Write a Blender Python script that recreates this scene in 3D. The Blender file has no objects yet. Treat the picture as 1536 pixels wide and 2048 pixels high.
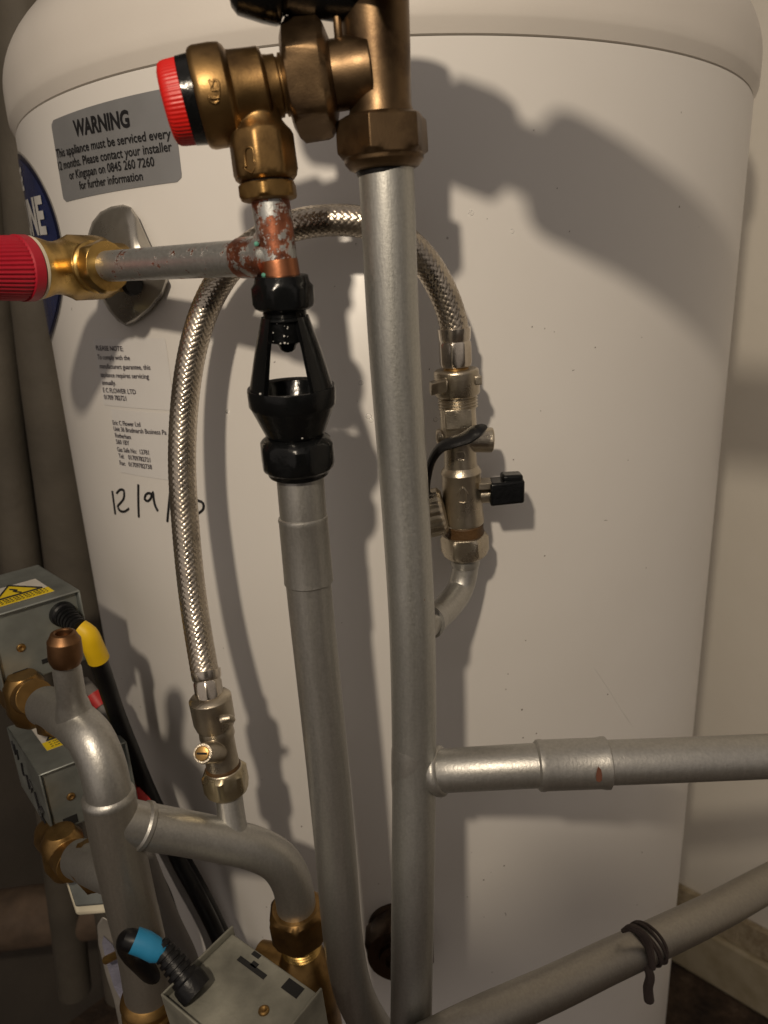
import bpy, math, random
import numpy as np
from mathutils import Vector
random.seed(4); RNG = np.random.RandomState(7)
R_ = math.radians
scn = bpy.context.scene
# ---------------------------------------------------------------- camera
PITCH, ROLL, FPX = R_(17.03), R_(2.67), 1420.0       # eye is the origin, z up, y forward
U0 = np.array([0, math.sin(PITCH), math.cos(PITCH)]); FW = np.array([0, math.cos(PITCH), -math.sin(PITCH)]); XX = np.array([1., 0, 0])
RT = math.cos(ROLL)*XX - math.sin(ROLL)*U0; UP = math.sin(ROLL)*XX + math.cos(ROLL)*U0
cd = bpy.data.cameras.new('camera'); cam = bpy.data.objects.new('camera', cd); scn.collection.objects.link(cam)
cd.sensor_fit = 'VERTICAL'; cd.sensor_height = 36; cd.sensor_width = 27; cd.lens = 36*FPX/2048
cd.clip_start = 0.01; cd.clip_end = 100
from mathutils import Matrix
cam.matrix_world = Matrix(((RT[0], UP[0], -FW[0], 0), (RT[1], UP[1], -FW[1], 0), (RT[2], UP[2], -FW[2], 0), (0, 0, 0, 1)))
scn.camera = cam
cd.dof.use_dof = True; cd.dof.focus_distance = 0.36; cd.dof.aperture_fstop = 11
scn.render.resolution_x = 768; scn.render.resolution_y = 1024
# ---------------------------------------------------------------- world: the dim cupboard around the lamp
w = bpy.data.worlds.new('World'); scn.world = w; w.use_nodes = True
nt = w.node_tree; nt.nodes.clear()
def wn(t): return nt.nodes.new(t)
wo = wn('ShaderNodeOutputWorld'); bg = wn('ShaderNodeBackground'); tc = wn('ShaderNodeTexCoord'); sx = wn('ShaderNodeSeparateXYZ')

dt = wn('ShaderNodeVectorMath'); dt.operation = 'DOT_PRODUCT'; dt.inputs[1].default_value = (-.36, -.74, .57)
ns = wn('ShaderNodeTexNoise'); ns.inputs['Scale'].default_value = 2.2; ns.inputs['Detail'].default_value = 2
ad = wn('ShaderNodeMath'); ad.operation = 'MULTIPLY_ADD'; ad.inputs[1].default_value = .5
cr = wn('ShaderNodeValToRGB'); cr.color_ramp.elements[0].position = .10; cr.color_ramp.elements[0].color = (.012, .010, .009, 1)
cr.color_ramp.elements[1].position = 1.1 if False else 1.0; cr.color_ramp.elements[1].color = (.62, .54, .48, 1)
m_ = cr.color_ramp.elements.new(.45); m_.color = (.10, .085, .075, 1)
nt.links.new(tc.outputs['Generated'], ns.inputs['Vector']); nt.links.new(tc.outputs['Generated'], dt.inputs[0])
nt.links.new(ns.outputs[0], ad.inputs[0]); nt.links.new(dt.outputs['Value'], ad.inputs[2])
nt.links.new(ad.outputs[0], cr.inputs[0]); nt.links.new(cr.outputs[0], bg.inputs[0]); nt.links.new(bg.outputs[0], wo.inputs[0])
bg.inputs[1].default_value = .57
# ---------------------------------------------------------------- the lamp (small bulb up and to the left)
ld = bpy.data.lights.new('cupboard_lamp', 'POINT'); ld.energy = 11.2; ld.color = (1, .845, .655); ld.shadow_soft_size = .017
lo = bpy.data.objects.new('cupboard_lamp', ld); lo.location = (-.137, -.235, .305); scn.collection.objects.link(lo)
scn.view_settings.view_transform = 'Standard'; scn.view_settings.look = 'None'; scn.view_settings.exposure = 0; scn.view_settings.gamma = 1
# ---------------------------------------------------------------- geometry helpers
TX, TY, TR = .0131, .6753, .285                        # cylinder axis and radius
def ray(x, y): return (x-768)/FPX*RT + (1024-y)/FPX*UP + FW
def P(x, y, Y): d = ray(x, y); return d*(Y/d[1])
def HZ(x, y, z): d = ray(x, y); return d*(z/d[2])
def K(p): return float(np.dot(p, FW))/FPX               # metres per pixel at p
def T(x, y, off=0.):
    d = ray(x, y); A = d[0]**2+d[1]**2; B = -2*(d[0]*TX+d[1]*TY); C = TX*TX+TY*TY-(TR+off)**2
    disc = max(B*B-4*A*C, 0); return d*((-B-math.sqrt(disc))/(2*A))
def TH(x, y): p = T(x, y); return math.atan2(p[0]-TX, -(p[1]-TY)), p[2]
def onT(th, z, off=0.): return np.array([TX+(TR+off)*math.sin(th), TY-(TR+off)*math.cos(th), z])
def nz(v): v = np.asarray(v, float); return v/np.linalg.norm(v)
class MB:
    def __init__(s): s.v = []; s.f = []; s.uv = None
    def add(s, v, f):
        o = len(s.v); s.v += [tuple(float(c) for c in p) for p in v]; s.f += [tuple(i+o for i in q) for q in f]; return s
    def rings(s, cs, fr, rad, cap=(1, 1)):
        """cs ring centres, fr (e1,e2) frames, rad rows of radii per angle"""
        n = len(rad[0]); V = []; F = []
        for c, (a, b), r in zip(cs, fr, rad):
            for i in range(n):
                t = 2*math.pi*i/n; V.append(c + r[i]*(math.cos(t)*a + math.sin(t)*b))
        for j in range(len(cs)-1):
            for i in range(n):
                k = (i+1) % n; F.append((j*n+i, j*n+k, (j+1)*n+k, (j+1)*n+i))
        if cap[0]: F.append(tuple(range(n-1, -1, -1)))
        if cap[1]: F.append(tuple((len(cs)-1)*n+i for i in range(n)))
        return s.add(V, F)
    def lathe(s, p0, p1, prof, n=48, roll=0., gear=None, cap=(1, 1)):
        """metric: prof = (distance along axis, radius[, hex inradius])"""
        p0 = np.asarray(p0, float); ax = nz(np.asarray(p1)-p0); v = nz(-p0 - np.dot(-p0, ax)*ax); u = np.cross(ax, v)
        a = math.cos(roll)*v+math.sin(roll)*u; b = np.cross(ax, a)
        rad = []; cs = []
        for e in prof:
            cs.append(p0+ax*e[0]); rr = []
            for i in range(n):
                t = 2*math.pi*i/n; r = e[1]
                if len(e) > 2 and e[2]:
                    sides = e[3] if len(e) > 3 else 6; h = 2*math.pi/sides
                    r = min(e[1], e[2]/math.cos(((t) % h) - h/2))
                if gear and gear[0] <= e[0] <= gear[1]: r *= 1+gear[3]*(1 if (i*gear[2]//n*2 + 0) % 2 else 1)*math.cos(gear[2]*t)
                rr.append(r)
            rad.append(rr)
        return s.rings(cs, [(a, b)]*len(cs), rad, cap)
    def plathe(s, A, B, prof, horiz=False, **kw):
        """ring places and radii read in photo pixels, A and B = (x, y, Y) on the axis"""
        A = np.array(A, float); B = np.array(B, float); p0 = P(*A); p1 = P(*B); ax = nz(p1-p0); out = []
        for e in prof:
            i = 0 if horiz else 1; t = (e[0]-A[i])/(B[i]-A[i]); c = A+(B-A)*t; q = P(*c); k = K(q)
            out.append((float(np.dot(q-p0, ax)), e[1]*k) + ((e[2]*k,)+tuple(e[3:]) if len(e) > 2 and e[2] else ()))
        if kw.get('gear'):
            g = kw['gear']; kw['gear'] = (-9, 9, g[2], g[3])
        # keep rings ordered
        return s.lathe(p0, p1, out, **kw)
    def tube(s, pts, r, n=32, step=.004, cap=(1, 1), flat=None):
        C, Rr = spline(pts, r, step); fr = frames(C)
        rad = [[q]*n for q in Rr]
        if flat: rad = [[q/math.sqrt((math.cos(2*math.pi*i/n))**2+(math.sin(2*math.pi*i/n)/flat)**2) for i in range(n)] for q in Rr]
        return s.rings(C, fr, rad, cap)
    def hexa(s, o, u, v, w):
        o, u, v, w = [np.asarray(q, float) for q in (o, u, v, w)]
        c = [o, o+u, o+u+v, o+v, o+w, o+u+w, o+u+v+w, o+v+w]
        F = [(0, 3, 2, 1), (4, 5, 6, 7), (0, 1, 5, 4), (1, 2, 6, 5), (2, 3, 7, 6), (3, 0, 4, 7)]
        if np.dot(np.cross(u, v), w) < 0: F = [q[::-1] for q in F]
        return s.add(c, F)
    def build(s, name, mat, parent=None, bevel=0., sharp=32):
        me = bpy.data.meshes.new(name); me.from_pydata(s.v, [], s.f); me.update()
        me.shade_smooth(); me.set_sharp_from_angle(angle=R_(sharp))
        o = bpy.data.objects.new(name, me); scn.collection.objects.link(o)
        if mat: me.materials.append(mat)
        if parent is not None: o.parent = parent; o.matrix_parent_inverse = Matrix.Translation(parent.location).inverted()
        if bevel:
            b = o.modifiers.new('bevel', 'BEVEL'); b.width = bevel; b.segments = 2; b.limit_method = 'ANGLE'; b.angle_limit = R_(40)
        return o
def spline(pts, r, step):
    p = np.array([np.asarray(q, float) for q in pts]); n = len(p)
    rr = np.array(r if hasattr(r, '__len__') else [r]*n, float)
    if n == 2:
        m = max(2, int(np.linalg.norm(p[1]-p[0])/.02)+1); t = np.linspace(0, 1, m)[:, None]
        return list(p[0]+(p[1]-p[0])*t), list(rr[0]+(rr[1]-rr[0])*t[:, 0])
    E = np.vstack([2*p[0]-p[1], p, 2*p[-1]-p[-2]]); C = []; Q = []
    for i in range(n-1):
        a, b, c, d = E[i:i+4]; ta = 0; tb = np.linalg.norm(b-a)**.5; tcc = tb+np.linalg.norm(c-b)**.5; td = tcc+np.linalg.norm(d-c)**.5
        m = max(2, int(np.linalg.norm(c-b)/step))
        for j in range(m):
            t = tb+(tcc-tb)*j/m
            A1 = (tb-t)/(tb-ta)*a+(t-ta)/(tb-ta)*b; A2 = (tcc-t)/(tcc-tb)*b+(t-tb)/(tcc-tb)*c; A3 = (td-t)/(td-tcc)*c+(t-tcc)/(td-tcc)*d
            B1 = (tcc-t)/(tcc-ta)*A1+(t-ta)/(tcc-ta)*A2; B2 = (td-t)/(td-tb)*A2+(t-tb)/(td-tb)*A3
            C.append((tcc-t)/(tcc-tb)*B1+(t-tb)/(tcc-tb)*B2); Q.append(rr[i]+(rr[i+1]-rr[i])*j/m)
    C.append(p[-1]); Q.append(rr[-1]); return C, Q
def frames(C):
    C = np.array(C); t = np.gradient(C, axis=0); t /= np.linalg.norm(t, axis=1)[:, None]
    a = np.cross(t[0], [0, 0, 1.]);
    if np.linalg.norm(a) < .1: a = np.cross(t[0], [0, 1., 0])
    a = nz(a); out = []
    for k in t:
        a = nz(a-np.dot(a, k)*k); out.append((a, np.cross(k, a)))
    return out
def thing(name, label, cat, loc=(0, 0, 0), group=None):
    o = bpy.data.objects.new(name, None); scn.collection.objects.link(o); o.location = [float(c) for c in loc]
    o['label'] = label; o['category'] = cat; o.empty_display_size = .01
    if group: o['group'] = group
    return o
def tag(o, label, cat, group=None):
    o['label'] = label; o['category'] = cat
    if group: o['group'] = group
    return o
def struct(o): o['kind'] = 'structure'; return o
# ---------------------------------------------------------------- materials
class NT:
    def __init__(s, name):
        s.m = bpy.data.materials.new(name); s.m.use_nodes = True; s.t = s.m.node_tree
        s.b = s.t.nodes['Principled BSDF']; s.c = s.t.nodes.new('ShaderNodeTexCoord').outputs['Object']
    def n(s, t, **k):
        q = s.t.nodes.new(t)
        for a, v in k.items():
            if hasattr(q, a): setattr(q, a, v)
            else: q.inputs[a.replace('_', ' ')].default_value = v
        return q
    def l(s, a, b): s.t.links.new(a, b)
    def noise(s, scale, detail=3, rough=.55, vec=None, dist=0.):
        q = s.n('ShaderNodeTexNoise'); q.inputs['Scale'].default_value = scale; q.inputs['Detail'].default_value = detail
        q.inputs['Roughness'].default_value = rough; q.inputs['Distortion'].default_value = dist; s.l(vec or s.c, q.inputs['Vector']); return q.outputs['Fac']
    def ramp(s, fac, stops):
        q = s.n('ShaderNodeValToRGB'); e = q.color_ramp.elements
        while len(e) < len(stops): e.new(.5)
        for k, (p, c) in zip(e, stops): k.position = p; k.color = (c, c, c, 1) if not hasattr(c, '__len__') else (*c[:3], 1)
        s.l(fac, q.inputs[0]); return q.outputs[0]
    def mix(s, fac, a, b):
        q = s.n('ShaderNodeMix', data_type='RGBA'); 
        for sock, v in ((0, fac), (6, a), (7, b)):
            if hasattr(v, 'is_output') or isinstance(v, bpy.types.NodeSocket): s.l(v, q.inputs[sock])
            else: q.inputs[sock].default_value = v if not hasattr(v, '__len__') else (*v[:3], 1)
        return q.outputs[2]
    def stretch(s, v):
        q = s.n('ShaderNodeMapping'); q.inputs['Scale'].default_value = v; s.l(s.c, q.inputs[0]); return q.outputs[0]
    def set(s, **k):
        for a, v in k.items():
            i = s.b.inputs[a.replace('_', ' ')]
            if isinstance(v, bpy.types.NodeSocket): s.l(v, i)
            else: i.default_value = v if not (hasattr(v, '__len__') and len(v) == 3) else (*v, 1)
        return s
    def bump(s, h, dist, strength=1., edge=0.):
        q = s.n('ShaderNodeBump'); q.inputs['Distance'].default_value = dist; q.inputs['Strength'].default_value = strength
        s.l(h, q.inputs['Height'])
        if edge:
            e = s.n('ShaderNodeBevel'); e.samples = 4; e.inputs[0].default_value = edge; s.l(e.outputs[0], q.inputs['Normal'])
        s.l(q.outputs[0], s.b.inputs['Normal']); return s
def simple(name, col, rough, metal=0., var=.15, bscale=300., bd=.0002, edge=0., spec=.5, vscale=40., rv=.1, coat=0.):
    q = NT(name); f = q.noise(vscale, 4); dark = tuple(c*(1-var) for c in col); lite = tuple(min(1, c*(1+var)) for c in col)
    q.set(Base_Color=q.ramp(f, [(.3, dark), (.7, lite)]), Metallic=metal, Roughness=q.ramp(q.noise(vscale*1.7, 4), [(.3, max(.02, rough-rv)), (.7, min(1, rough+rv))]))
    q.b.inputs['Specular IOR Level'].default_value = spec; q.b.inputs['Coat Weight'].default_value = coat; q.b.inputs['Coat Roughness'].default_value = .12
    if bd: q.bump(q.noise(bscale, 3), bd, .6, edge)
    return q.m
def silver(name, chip=.78, col=(.62, .61, .58), stroke=(1, 1, .15), thr2=None, dirt=.12):
    """aluminium paint brushed by hand over copper"""
    q = NT(name); base = q.ramp(q.noise(700, 3), [(.3, tuple(c*(1-dirt) for c in col)), (.65, col)])
    grime = q.ramp(q.noise(330, 5, .7, q.stretch(stroke if stroke[2] == 1 else (1, 1, .05))), [(.35, 1), (.78, .86)])
    mg = q.n('ShaderNodeMix', data_type='RGBA'); mg.blend_type = 'MULTIPLY'; mg.inputs[0].default_value = 1; q.l(base, mg.inputs[6]); q.l(grime, mg.inputs[7])
    cop = q.ramp(q.noise(160, 3), [(.35, (.13, .045, .028)), (.65, (.38, .135, .07))])
    big = q.noise(130, 9, .78); mask = q.ramp(big, [(chip-.006, 0), (chip+.006, 1)])
    q.set(Base_Color=q.mix(mask, mg.outputs[2], cop))
    q.l(q.ramp(mask, [(0, .86), (1, .75)]), q.b.inputs['Metallic'])
    q.l(q.ramp(q.noise(800, 4), [(.3, .38), (.7, .48)]), q.b.inputs['Roughness'])
    st = q.noise(760, 3, .6, q.stretch(stroke)); fine = q.noise(1500, 2)
    a = q.n('ShaderNodeMath', operation='MULTIPLY_ADD'); q.l(fine, a.inputs[0]); a.inputs[1].default_value = .35; q.l(st, a.inputs[2])
    b = q.n('ShaderNodeMath', operation='MULTIPLY_ADD'); q.l(mask, b.inputs[0]); b.inputs[1].default_value = -.9; q.l(a.outputs[0], b.inputs[2])
    q.bump(b.outputs[0], .00022, .5); return q.m
def brass(name, col, dark, rough, edge=.0007, cast=1500, bd=.00008):
    q = NT(name); f = q.noise(38, 6, .65)
    q.set(Base_Color=q.ramp(f, [(.28, dark), (.5, col), (.8, tuple(min(1, c*1.15) for c in col))]), Metallic=.95,
          Roughness=q.ramp(q.noise(70, 4), [(.3, rough-.07), (.7, rough+.1)]))
    q.bump(q.noise(cast, 3), bd, .5, edge); return q.m
# tank: warm white plastic-coated steel with dust specks
q = NT('white_enamel')
vor = q.n('ShaderNodeTexVoronoi'); vor.inputs['Scale'].default_value = 75; q.l(q.c, vor.inputs['Vector'])
sp = q.n('ShaderNodeMath', operation='MULTIPLY'); q.l(q.ramp(vor.outputs['Distance'], [(.035, 1), (.06, 0)]), sp.inputs[0])
q.l(q.ramp(q.noise(13, 2), [(.55, 0), (.59, 1)]), sp.inputs[1])
base = q.ramp(q.noise(4, 5, .6), [(.3, (.71, .685, .65)), (.7, (.76, .74, .71))])
q.set(Base_Color=q.mix(sp.outputs[0], base, (.12, .09, .07)), Roughness=q.ramp(q.noise(9, 5), [(.3, .27), (.7, .38)]))
q.b.inputs['Specular IOR Level'].default_value = .42
q.bump(q.noise(14, 3), .0006, .35); WHITE = q.m
LID = simple('lid_plastic', (.74, .70, .65), .42, 0, .05, 500, .0001, vscale=8)
GROOVE = simple('seam_rubber', (.30, .27, .25), .7)
SILVER = silver('silver_paint', .74, (.52, .51, .48)); SILVERCHIP = silver('silver_paint_chipped', .685, (.55, .55, .52))
SILVERFLAKE = silver('silver_paint_flaking', .488, (.56, .57, .56)); SILVERDARK = silver('silver_paint_dusty', .80, (.44, .415, .37), dirt=.1)
BRONZE = brass('aged_bronze', (.175, .115, .062), (.06, .036, .022), .38)
BRASSB = brass('bronze_cast_brass', (.28, .172, .068), (.10, .058, .027), .36)
GOLD = brass('bright_brass', (.56, .37, .125), (.27, .16, .05), .31)
GOLDD = brass('dull_brass', (.36, .22, .08), (.13, .075, .03), .37)
NICKEL = brass('nickel_plate', (.56, .50, .40), (.40, .35, .27), .3, .0006, 1400, .0003)
CHROME = brass('pressed_steel', (.68, .62, .54), (.46, .40, .33), .17, .0004, 500, .0001)
STEEL = brass('braid_steel', (.56, .50, .42), (.30, .26, .21), .25, 0, 1200, .00004)
COPPER = brass('bare_copper', (.42, .17, .085), (.15, .06, .035), .36)
COPPERB = brass('bronze_cap', (.27, .145, .07), (.12, .06, .03), .42)
BLACKP = simple('black_plastic', (.005, .0055, .006), .22, 0, .4, 300, .0003, .0006, .32)
RUBBER = simple('black_rubber', (.007, .007, .008), .42, 0, .3, 600, .0003, spec=.3)
CABLE = simple('black_cable', (.006, .006, .007), .4, 0, .3, 400, .0001, spec=.3)
GREYCABLE = simple('grey_cable', (.16, .15, .14), .5)
RED = simple('red_plastic', (.68, .016, .012), .42, 0, .12, 400, .0001, .0004); REDB = simple('crimson_plastic', (.40, .009, .026), .42, 0, .15, 400, .0001, .0004)
YEL = simple('yellow_tape', (.80, .52, .01), .45, 0, .08); BLUE = simple('blue_tape', (.02, .22, .42), .5, 0, .1); REDT = simple('red_tape', (.45, .02, .02), .5)
GALV = simple('galvanised_sheet', (.27, .29, .275), .42, .6, .35, 250, .00012, .0008, vscale=28)
GALVD = simple('dusty_galvanised_sheet', (.25, .245, .205), .65, .3, .4, 500, .0003, .0008, vscale=36)
HOLE = simple('dark_recess', (.01, .01, .01), .8)
PLATE = simple('satin_cover_metal', (.42, .40, .36), .3, .85, .15, 60, .0004, .0008)
GREYS = simple('grey_sticker', (.27, .275, .285), .38, .25, .05, 300, .00005)
INK = simple('black_ink', (.012, .012, .014), .5); INKF = simple('faded_ink', (.05, .04, .06), .6)
PAPER = simple('note_paper', (.76, .745, .73), .55, 0, .02, 500, .00005)
NAVY = simple('navy_print', (.012, .015, .045), .3); BLUEP = simple('blue_print', (.014, .026, .11), .3); RIM = simple('silver_rim', (.55, .53, .5), .3, .3); WPRINT = simple('white_print', (.7, .69, .66), .4)
STY = simple('sticker_yellow', (.75, .56, .02), .5); STW = simple('sticker_white', (.58, .55, .50), .5)
LAG = simple('grey_foam_lagging', (.085, .073, .056), .75, 0, .25, 90, .0012, vscale=12)
RUST = simple('rusty_sealant', (.085, .042, .012), .6, 0, .5, 600, .0008)
CREAM = simple('cream_plastic', (.66, .61, .47), .45); TEAL = simple('verdigris', (.10, .32, .24), .7)
DROP = NT('clear_water'); DROP.set(Base_Color=(1, 1, 1), Roughness=.02, Transmission_Weight=1., IOR=1.33); DROP = DROP.m
STRING = simple('dark_string', (.060, .044, .038), .9, 0, .3, 900, .001)
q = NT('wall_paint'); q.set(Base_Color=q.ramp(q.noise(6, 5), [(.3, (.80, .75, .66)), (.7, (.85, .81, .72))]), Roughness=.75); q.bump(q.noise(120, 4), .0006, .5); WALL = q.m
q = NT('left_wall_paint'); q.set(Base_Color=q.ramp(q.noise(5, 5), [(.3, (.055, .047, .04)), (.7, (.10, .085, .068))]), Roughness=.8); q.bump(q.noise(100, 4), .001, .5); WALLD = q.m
q = NT('skirting_paint'); q.set(Base_Color=q.ramp(q.noise(30, 6), [(.25, (.40, .33, .20)), (.6, (.56, .49, .34))]), Roughness=.5); q.bump(q.noise(200, 4), .0006, .6); SKIRT = q.m
q = NT('rough_plaster'); q.set(Base_Color=q.ramp(q.noise(90, 6, .7), [(.3, (.28, .21, .12)), (.6, (.5, .42, .28))]), Roughness=.9); q.bump(q.noise(260, 5), .003, .8); PLASTER = q.m
q = NT('dirty_floor'); q.set(Base_Color=q.ramp(q.noise(24, 8, .7), [(.3, (.018, .012, .009)), (.55, (.09, .058, .036)), (.75, (.22, .155, .10))]), Roughness=.9); q.bump(q.noise(70, 8, .7), .008, 1); FLOOR = q.m

# ================================================================ THE SETTING
ZF = -.95
mb = MB(); mb.add([(-3, -2, ZF), (3, -2, ZF), (3, 3, ZF), (-3, 3, ZF)], [(0, 1, 2, 3)])
fl = struct(mb.build('floor', FLOOR)); 
p0 = HZ(1343, 1928, ZF); s2 = math.sqrt(.5)
NR = np.array([s2, s2, 0]); DR = np.array([s2, -s2, 0]); NL = np.array([-s2, s2, 0]); DL = np.array([-s2, -s2, 0])
dR = float(p0@NR)+.022; dL = .86
CORN = NR*dR + NL*dL; CORN = np.array([CORN[0], CORN[1], ZF])
def slab(name, o, u, th, h0, h1, mat):
    return MB().hexa(o+np.array([0, 0, h0]), u, th, (0, 0, h1-h0)).build(name, mat)
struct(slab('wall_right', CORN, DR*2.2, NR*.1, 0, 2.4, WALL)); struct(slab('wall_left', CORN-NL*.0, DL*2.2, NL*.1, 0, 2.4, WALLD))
zsk = .085
o = slab('skirting_board', CORN-NR*.001, DR*2.2, -NR*.018, .001, zsk, SKIRT); tag(o, 'cream painted skirting board along the foot of the right wall', 'skirting board')
b = o.modifiers.new('bevel', 'BEVEL'); b.width = .004; b.segments = 2
o = slab('plaster_ledge', CORN-NR*.001, DR*2.2, -NR*.010, zsk+.001, zsk+.042, PLASTER); tag(o, 'rough unpainted plaster strip just above the skirting board', 'plaster strip')

# ================================================================ HOT WATER CYLINDER
tank = thing('hot_water_cylinder', 'large white hot water cylinder standing behind all the pipes', 'water cylinder', (TX, TY, ZF))
GZ = .1188
mb = MB(); mb.lathe((TX, TY, ZF+.02), (TX, TY, 1), [(0, TR-.006), (.006, TR), (GZ-ZF-.0228, TR), (GZ-ZF-.0216, TR-.0006), (GZ-ZF-.0212, TR-.004)], n=256); mb.build('body', WHITE, tank)
mb = MB(); mb.lathe((TX, TY, GZ-.004), (TX, TY, 1), [(0, TR-.004), (.012, TR-.004)], n=256); mb.build('seam', GROOVE, tank)
pr = [(-.0012, TR-.004), (-.001, TR-.0005), (.0048, TR+.0022), (.0065, TR+.0028), (.012, TR+.0029), (.022, TR+.0028)]
for i in range(1, 25):
    a = math.pi/2*i/24; pr.append((.022+.066*math.sin(a)**1.0, TR+.0028-.10*(1-math.cos(a))))
pr += [(.092, .12), (.094, .02)]
mb = MB(); mb.lathe((TX, TY, GZ+.0005), (TX, TY, 1), pr, n=256); mb.build('lid', LID, tank, sharp=50)
# text --------------------------------------------------------
def glyphs(body, bold=0., ext=0.):
    cu = bpy.data.curves.new('t', 'FONT'); cu.body = body; cu.offset = bold; cu.resolution_u = 3; cu.extrude = ext
    ob = bpy.data.objects.new('t', cu); scn.collection.objects.link(ob); dg = bpy.context.evaluated_depsgraph_get(); dg.update()
    me = bpy.data.meshes.new_from_object(ob.evaluated_get(dg)); V = np.array([v.co[:] for v in me.vertices]); F = [tuple(p.vertices) for p in me.polygons]
    bpy.data.objects.remove(ob); bpy.data.meshes.remove(me); return V, F
CAPH = float(glyphs('H')[0][:, 1].max())
def tank_text(mb, s, A, B, hpx, bold=.0, off=.0008):
    V, F = glyphs(s, bold); a = TH(*A); b = TH(*B); x0, x1 = V[:, 0].min(), V[:, 0].max(); h = hpx*K(T(*A))
    out = []
    for v in V:
        t = (v[0]-x0)/(x1-x0); out.append(onT(a[0]+(b[0]-a[0])*t, a[1]+(b[1]-a[1])*t+v[1]/CAPH*h, off))
    mb.add(out, F)
def tank_patch(th0, th1, z0, z1, off, rc=.004, nx=24, tilt=0.):
    mb = MB(); V = []; N = 72; w = (th1-th0)*TR; h = z1-z0
    # rounded rectangle as a fan of rows
    rows = []
    for j in range(25):
        y = -h/2+h*j/24; d = max(0, abs(y)-(h/2-rc)); ins = rc-math.sqrt(max(rc*rc-d*d, 0)); rows.append((y, w/2-ins))
    F = []
    for y, hw in rows:
        for i in range(nx+1):
            x = -hw+2*hw*i/nx; V.append(onT((th0+th1)/2+x/TR, (z0+z1)/2+y+x*tilt, off))
    for j in range(24):
        for i in range(nx): a = j*(nx+1)+i; F.append((a, a+1, a+nx+2, a+nx+1))
    return mb.add(V, F)
st = tank_patch(R_(-44.2), R_(-23.05), .0620, .1062, .0003, .0035, 40).build('warning_sticker', GREYS, tank)
mb = MB()
for s, A, B, h, bo in [('WARNING', (152, 273), (262, 253), 27, .032), ('This appliance must be serviced every', (116, 316), (344, 276), 15, .011),
                       ('12 months. Please contact your installer', (120, 341), (346, 302), 15, .011), ('or Kingspan on 0845 260 7260', (142, 359), (311, 332), 15, .011),
                       ('for further information', (162, 379), (288, 360), 14.5, .011)]:
    tank_text(mb, s, A, B, h, bo)
mb.build('lettering', INK, st)
# notes
def note(c0, c1, zt, zb, name, lines, lab):
    n = tank_patch(c0, c1, zb, zt, .0003, .0006, 24).build(name, PAPER, tank); n['label'] = lab
    mb = MB()
    for s, A, B in lines: tank_text(mb, s, A, B, 9.0, .008)
    mb.build('lettering', INKF, n)
t0 = TH(192, 690); t1 = TH(346, 818)
note(R_(-42.2), R_(-28.2), -.0185, -.0605, 'service_note', [('PLEASE NOTE:', (195, 700), (249, 702)), ('To comply with the', (198, 718), (262, 720)), ('manufacturers guarantee, this', (202, 736), (303, 739)),
    ('appliance requires servicing', (204, 753), (300, 757)), ('annually.', (207, 769), (234, 770)), ('E C FLOWER LTD', (209, 784), (274, 788)), ('01709 782721', (211, 798), (255, 801))], 'white paper note beginning PLEASE NOTE')
note(R_(-40.6), R_(-28.0), -.0625, -.1045, 'service_note', [('Eric C Flower Ltd', (228, 849), (283, 853)), ('Unit 36 Bradmarsh Business Pa', (230, 861), (335, 869)), ('Rotherham', (233, 874), (264, 878)),
    ('S60 1BY', (235, 887), (261, 890)), ('Gas Safe No:  12781', (237, 902), (300, 909)), ('Tel:    01709782721', (240, 915), (303, 924)), ('Fax:   01709782738', (242, 929), (306, 938))], 'white paper note with an address')
mb = MB()
for pl in [[(225, 982), (228, 1005), (231, 1028)], [(234, 986), (241, 979), (248, 981), (248, 996), (241, 1006), (236, 1013), (240, 1021), (249, 1023), (258, 1017)], [(277, 969), (277, 1000), (278, 1034)],
           [(304, 990), (299, 986), (292, 989), (290, 999), (296, 1002), (302, 996), (306, 984), (308, 1000), (311, 1012), (316, 1022)], [(342, 972), (338, 1010), (335, 1043)], [(380, 990), (394, 1000), (406, 1006), (407, 1017), (394, 1028), (384, 1030)]]:
    mb.tube([T(x, y, .0002) for x, y in pl], .00085, 8, .0015)
mb.build('handwritten_date', INK, tank)
# badge: oval on the left of the cylinder
def oval(a, b, off, inner=0.):
    cz, ct = .042, R_(-46.6)-.11/TR; mb = MB(); V = []; F = []; N = 96
    rs = [inner, 1.] if inner else [0.001, .25, .5, .75, 1.]
    for r in rs:
        for i in range(N): t = 2*math.pi*i/N; V.append(onT(ct+a*r*math.cos(t)/TR, cz+b*r*math.sin(t), off))
    for j in range(len(rs)-1):
        for i in range(N): k = (i+1) % N; F.append((j*N+i, j*N+k, (j+1)*N+k, (j+1)*N+i)[::1])
    return mb.add(V, F)
bd = oval(.110, .066, .0003).build('oval_badge', RIM, tank); oval(.1085, .0645, .0006).build('outline', NAVY, bd); oval(.105, .061, .0009).build('field', BLUEP, bd)
mb = MB(); tank_text(mb, 'GE', (42, 383), (53, 379), 38, .03, .0013); tank_text(mb, 'UNE', (48, 470), (98, 465), 58, .04, .0013); mb.build('lettering', WPRINT, bd)
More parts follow.
